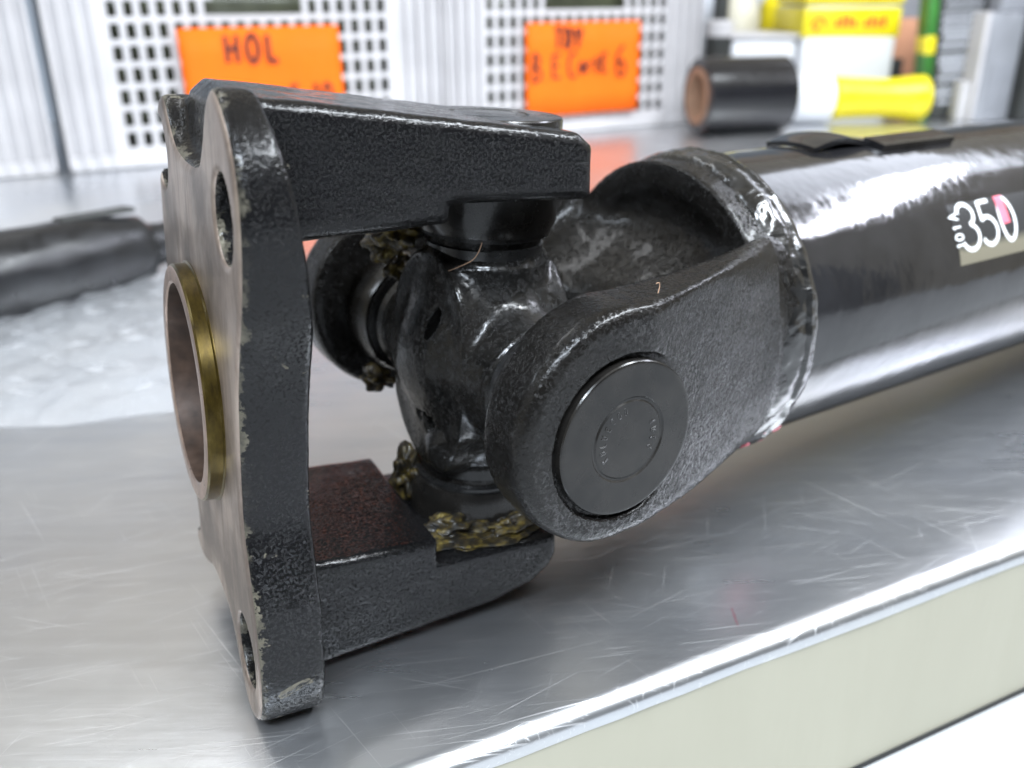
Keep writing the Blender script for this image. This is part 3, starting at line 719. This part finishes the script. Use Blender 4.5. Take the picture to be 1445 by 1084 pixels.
card(8.6, 29.6, 3.2, 16.9, [('HOL', 5.6, 9.4, 3.4, 2.65, .82), ('B.E', 2.2, 3.6, 2.8, 1.35, .8), ('CortE', 7.6, 3.6, 2.6, 1.5, .8), (':', 15.2, 3.4, 2.6, 1, .8), ('10', 16.5, 3.4, 2.9, 1.5, .8)], 'wide orange card with HOL handwritten, top edge high on the crate', -.2)
card(58.3, 78.7, 3.0, 16.6, [('TDY', 4.8, 9.9, 2.9, 1.75, .8), ('B', .9, 5.2, 4.0, 2, .75), ('.', 2.9, 5.2, 3, 1, .6), ('E', 4.4, 5.6, 3.4, 2, .8), ('C', 7.2, 5.6, 3.6, 2, .8), ('ortE', 9.2, 6.2, 2.7, 1.35, .75), ('6', 16.0, 5.4, 4.4, 2, .75)], 'squarer orange card handwritten in two lines ending in 6, nearest the tape roll', 0)

# ------------------------------------------------------------ THE OTHER SHAFT AT THE LEFT
def axis_frame(a, b):
    d = (Vector(b)-Vector(a)).normalized(); q = d.to_track_quat('X', 'Z').to_matrix().to_4x4(); q.translation = Vector(a)*CM; return q
A, B = V(-49, 41.0, 3.3), V(-29.0, 71.0, 2.35)
ls = thing('wrapped_shaft', 'second shaft in dull grey wrapping lying behind at the left edge', 'drive shaft', (A.x, A.y, 0))
inv = Matrix.Translation(-ls.location)
mwx = inv @ axis_frame(A, B); ln_ = (B-A).length
bm = bmesh.new()
def fold(a, t, k): return .10*noise.noise(V(a*.35, math.cos(t)*2.2, math.sin(t)*2.2))+.05*math.sin(3*t+a*.25)
pf = [(-1, .5), (-1, 3.2)]+[(i*.8, 3.25) for i in range(0, 38)]
pf += [(31, 3.15), (32.5, 2.9), (34, 2.65), (35.2, 2.55), (35.5, 2.3), (35.6, 1.2)]
lathe(bm, pf, 72, jit=fold, M4=None); from_bm('wrapping', bm, M['wrap'], ls, mw=mwx, autosmooth=40)
bm = bmesh.new(); lathe(bm, [(35.3, 1.0), (35.3, 1.9), (37.5, 1.6), (39.0, 1.7), (40.0, 2.7), (41.2, 3.1), (43.2, 3.1), (44.2, 2.4), (44.3, .3)], 64, jit=lambda a, t, k: .12*math.cos(2*t)*(k > 3)); from_bm('end_yoke', bm, M['wrap'], ls, mw=mwx, autosmooth=40)
bm = bmesh.new(); bx(bm, 29, 35.0, -.7, .7, 3.0, 3.35, .1); from_bm('wrap_flap', bm, M['dark'], ls, mw=mwx)

# ------------------------------------------------------------ CLUTTER AT THE RIGHT
def roll_thing(name, label, cat, a, b, parts):
    a, b = Vector(a), Vector(b); t = thing(name, label, cat, (a.x, a.y, 0)); mw = Matrix.Translation(-t.location) @ axis_frame(a, b)
    for nm, pf, m, sg in parts:
        bm = bmesh.new(); lathe(bm, pf, sg, closed=True); from_bm(nm, bm, M[m], t, mw=mw, autosmooth=35)
    return t
roll_thing('stretch_film_roll', 'short black roll of stretch film on a brown cardboard core lying on the bench', 'film roll', (29.2, 147.5, 5.75), (43.4, 150.6, 5.75),
    [('film', [(0, 4.3), (0, 5.5), (.15, 5.7), (6, 5.72), (14.3, 5.7), (14.5, 5.5), (14.5, 4.3)], 'film', 96), ('core', [(-.2, 3.5), (-.2, 4.28), (14.7, 4.28), (14.7, 3.5)], 'core', 96), ('core_plug', [(2.2, .05), (2.2, 3.48), (2.6, 3.48), (2.6, .05)], 'core', 48)])
roll_thing('yellow_funnel_tube', 'yellow plastic tube with flared end and white collar lying behind the film roll', 'tube', (46.5, 160, 4.1), (71, 160.5, 3.9),
    [('white_collar', [(0, .5), (0, 3.9), (.5, 4.05), (7.2, 4.0), (7.6, 3.5), (7.6, .5)], 'white_plastic2', 64), ('yellow_body', [(7.7, .5), (7.7, 3.1), (8.2, 3.5), (11, 3.3), (16, 3.1), (19, 3.25), (21.5, 3.6), (23.4, 3.65), (24, 3.1), (24, .5)], 'yellow', 64)])
def box_thing(name, label, cat, loc, rz, parts):
    t = thing(name, label, cat, loc, rz)
    for nm, dims, m, bev in parts:
        bm = bmesh.new(); bx(bm, *dims, bev); from_bm(nm, bm, M[m], t, autosmooth=40)
    return t
box_thing('plastic_tub', 'low milky tub without a label, left of the yellow banded one', 'tub', (39.6, 172, .1), .05, [('body', (0, 11.8, 0, 16, 0, 12.6), 'white_plastic2', .8), ('lid', (-.3, 12.1, -.3, 16.3, 12.65, 13.7), 'white_plastic', .4)])
tb = box_thing('plastic_tub', 'tall milky tub with a yellow printed band behind the yellow tube', 'tub', (51.9, 171.5, .1), .03, [('body', (0, 17, 0, 17, 0, 18.4), 'white_plastic2', .9), ('yellow_band', (-.15, 17.15, -.15, 17.15, 13.0, 17.9), 'yellow', .3), ('lid', (-.35, 17.35, -.35, 17.35, 18.5, 20), 'yellow', .4)])
bm = bmesh.new()
# red emblem: an arch shape with a stem, then small blurred words
def ring2d(bm, cx, cz, r0, r1, a0, a1, y, n=16):
    pv = None
    for i in range(n+1):
        a = math.radians(a0+(a1-a0)*i/n); q = [bm.verts.new(V(cx+r*math.cos(a), y, cz+r*math.sin(a))*CM) for r in (r0, r1)]
        if pv: bm.faces.new((pv[0], q[0], q[1], pv[1]))
        pv = q
ring2d(bm, 2.6, 15.2, .8, 1.35, -20, 200, -.2); ring2d(bm, 2.2, 14.6, .05, .5, 0, 360, -.205)
from_bm('emblem', bm, M['red'], tb)
bm = bmesh.new(); random.seed(3)
xk = 5.4
for wd in (4, 4):
    for i in range(wd):
        bx(bm, xk, xk+.75, -.22, -.16, 14.7, 14.7+random.choice((1.3, 1.3, 1.9))); xk += 1.05
    xk += 1.0
from_bm('small_print', bm, M['red'], tb)
# squeeze bottle, dark jar, wood roll
def bottle(name, label, cat, loc, pf_parts):
    t = thing(name, label, cat, loc)
    for nm, pf, m in pf_parts:
        bm = bmesh.new(); lathe(bm, pf, 48, axis='Z'); from_bm(nm, bm, M[m], t, autosmooth=35)
    return t
bottle('squeeze_bottle', 'cream squeeze bottle with yellow cap above the low milky tub', 'bottle', (45.2, 193, .1), [('body', [(0, 3.6), (.3, 4.0), (16, 4.2), (19, 3.2), (21.0, 1.6)], 'cream'), ('cap', [(21.05, 1.7), (23.5, 1.5), (25, .7)], 'yellow')])
bottle('yellow_bottle', 'yellow bottle between the cream bottle and the banded tub', 'bottle', (53.6, 197, .1), [('body', [(0, 2.8), (.3, 3.1), (18.2, 3.1), (20.4, 1.3)], 'yellow'), ('cap', [(20.45, 1.5), (22.5, 1.4)], 'white_plastic')])
bottle('spray_can', 'dark spray can with a white collar beside the right crate', 'spray can', (37.6, 174, .1), [('body', [(0, 2.2), (.2, 2.4), (13.2, 2.4)], 'dark'), ('collar', [(13.25, 2.5), (15.6, 2.5), (16.0, 1.9)], 'white_plastic'), ('nozzle', [(16.05, 1.4), (22, 1.3), (22.3, .8)], 'dark')])
roll_thing('cardboard_roll', 'small brown roll end showing between the spray can and tub', 'cardboard roll', (36.3, 168.8, 8.4), (37.5, 178, 8.4), [('roll', [(0, .8), (0, 1.7), (2.2, 1.7), (2.2, .8)], 'core', 32)])
box_thing('small_carton', 'small dark carton under the brown roll beside the right crate', 'carton', (34.4, 168.6, .1), 0, [('body', (0, 4.2, 0, 3.6, 0, 6.55), 'dark', .2), ('tape_strip', (1.7, 2.5, -.04, 3.64, -.02, 6.6), 'core', .02)])
# leaning printed pack
pk = box_thing('printed_pack', 'dark pack with pale printed lines and a green yellow edge', 'pack', (73.4, 164, .1), -.08, [('body', (0, 8.0, 0, 5, 0, 22), 'dark', .25), ('green_edge', (-1.9, -.03, .2, 4.8, 0, 22), 'green', .3), ('yellow_flash', (-1.95, -.02, .1, 4.9, 10.5, 13.6), 'yellow', .3)])
random.seed(11)
for i in range(15):
    z = 2.2+i*1.32; bm = bmesh.new(); x1 = random.choice((6.9, 7.4, 4.6, 7.2)); hh_ = random.choice((.45, .85, .7))
    if i in (4, 5): hh_ = .9
    bx(bm, .6+(.4 if i % 4 == 0 else 0), x1, -.06, -.005, z, z+hh_); from_bm('printed_line', bm, M['print'], pk)
for v in [pk]: v.rotation_euler = (0, math.radians(-4), -.08)
box_thing('white_carton', 'small white carton at the foot of the dark printed pack', 'carton', (76.4, 160.5, .1), .1, [('body', (0, 3.4, 0, 2.6, 0, 6.3), 'white_plastic', .15), ('flap', (.2, 3.2, -.06, -.01, 4.9, 6.2), 'white_plastic', .01)])
gp = box_thing('grey_panel_box', 'tall grey metal box leaning a little beside the dark printed pack', 'metal box', (79.0, 159.5, .1), .1, [('body', (0, 5.9, 0, 9, 0, 17.2), 'greypanel', .25), ('left_edge', (-.9, -.02, .1, 8.9, 0, 17.3), 'white_plastic', .2), ('shoulder', (1.2, 6.8, .3, 8.8, 17.25, 24), 'greypanel', .4)])
bm = bmesh.new()
for k in range(4): bx(bm, 1.0+k*1.2, 1.5+k*1.2, -.25, -.01, 1.5, 9.5, .08)
from_bm('raised_rib', bm, M['greypanel'], gp)
box_thing('black_case', 'black case at the right edge of the photo next to the grey box', 'case', (85.3, 157.5, .1), .12, [('body', (0, 16, 0, 12, 0, 19), 'dark', .5), ('handle', (5, 11, 3, 5, 19.05, 20.6), 'dark', .4)])
box_thing('cardboard_box', 'orange brown cardboard box between the tubs and the dark pack', 'box', (69.8, 186, .1), 0, [('body', (0, 12, 0, 12, 0, 15.5), 'skin', .3), ('dark_side', (.5, 6.5, -.08, -.01, 1, 8.5), 'dark', .02)])
box_thing('crate_stack', 'grey storage box standing behind the tubs', 'box', (34, 206, .1), .05, [('body', (0, 75, 0, 20, 0, 24), 'greypanel', 1), ('lid', (-1, 76, -1, 21, 24.1, 27), 'cream', .8)])
# thin yellow cord lying on the bench behind the tube
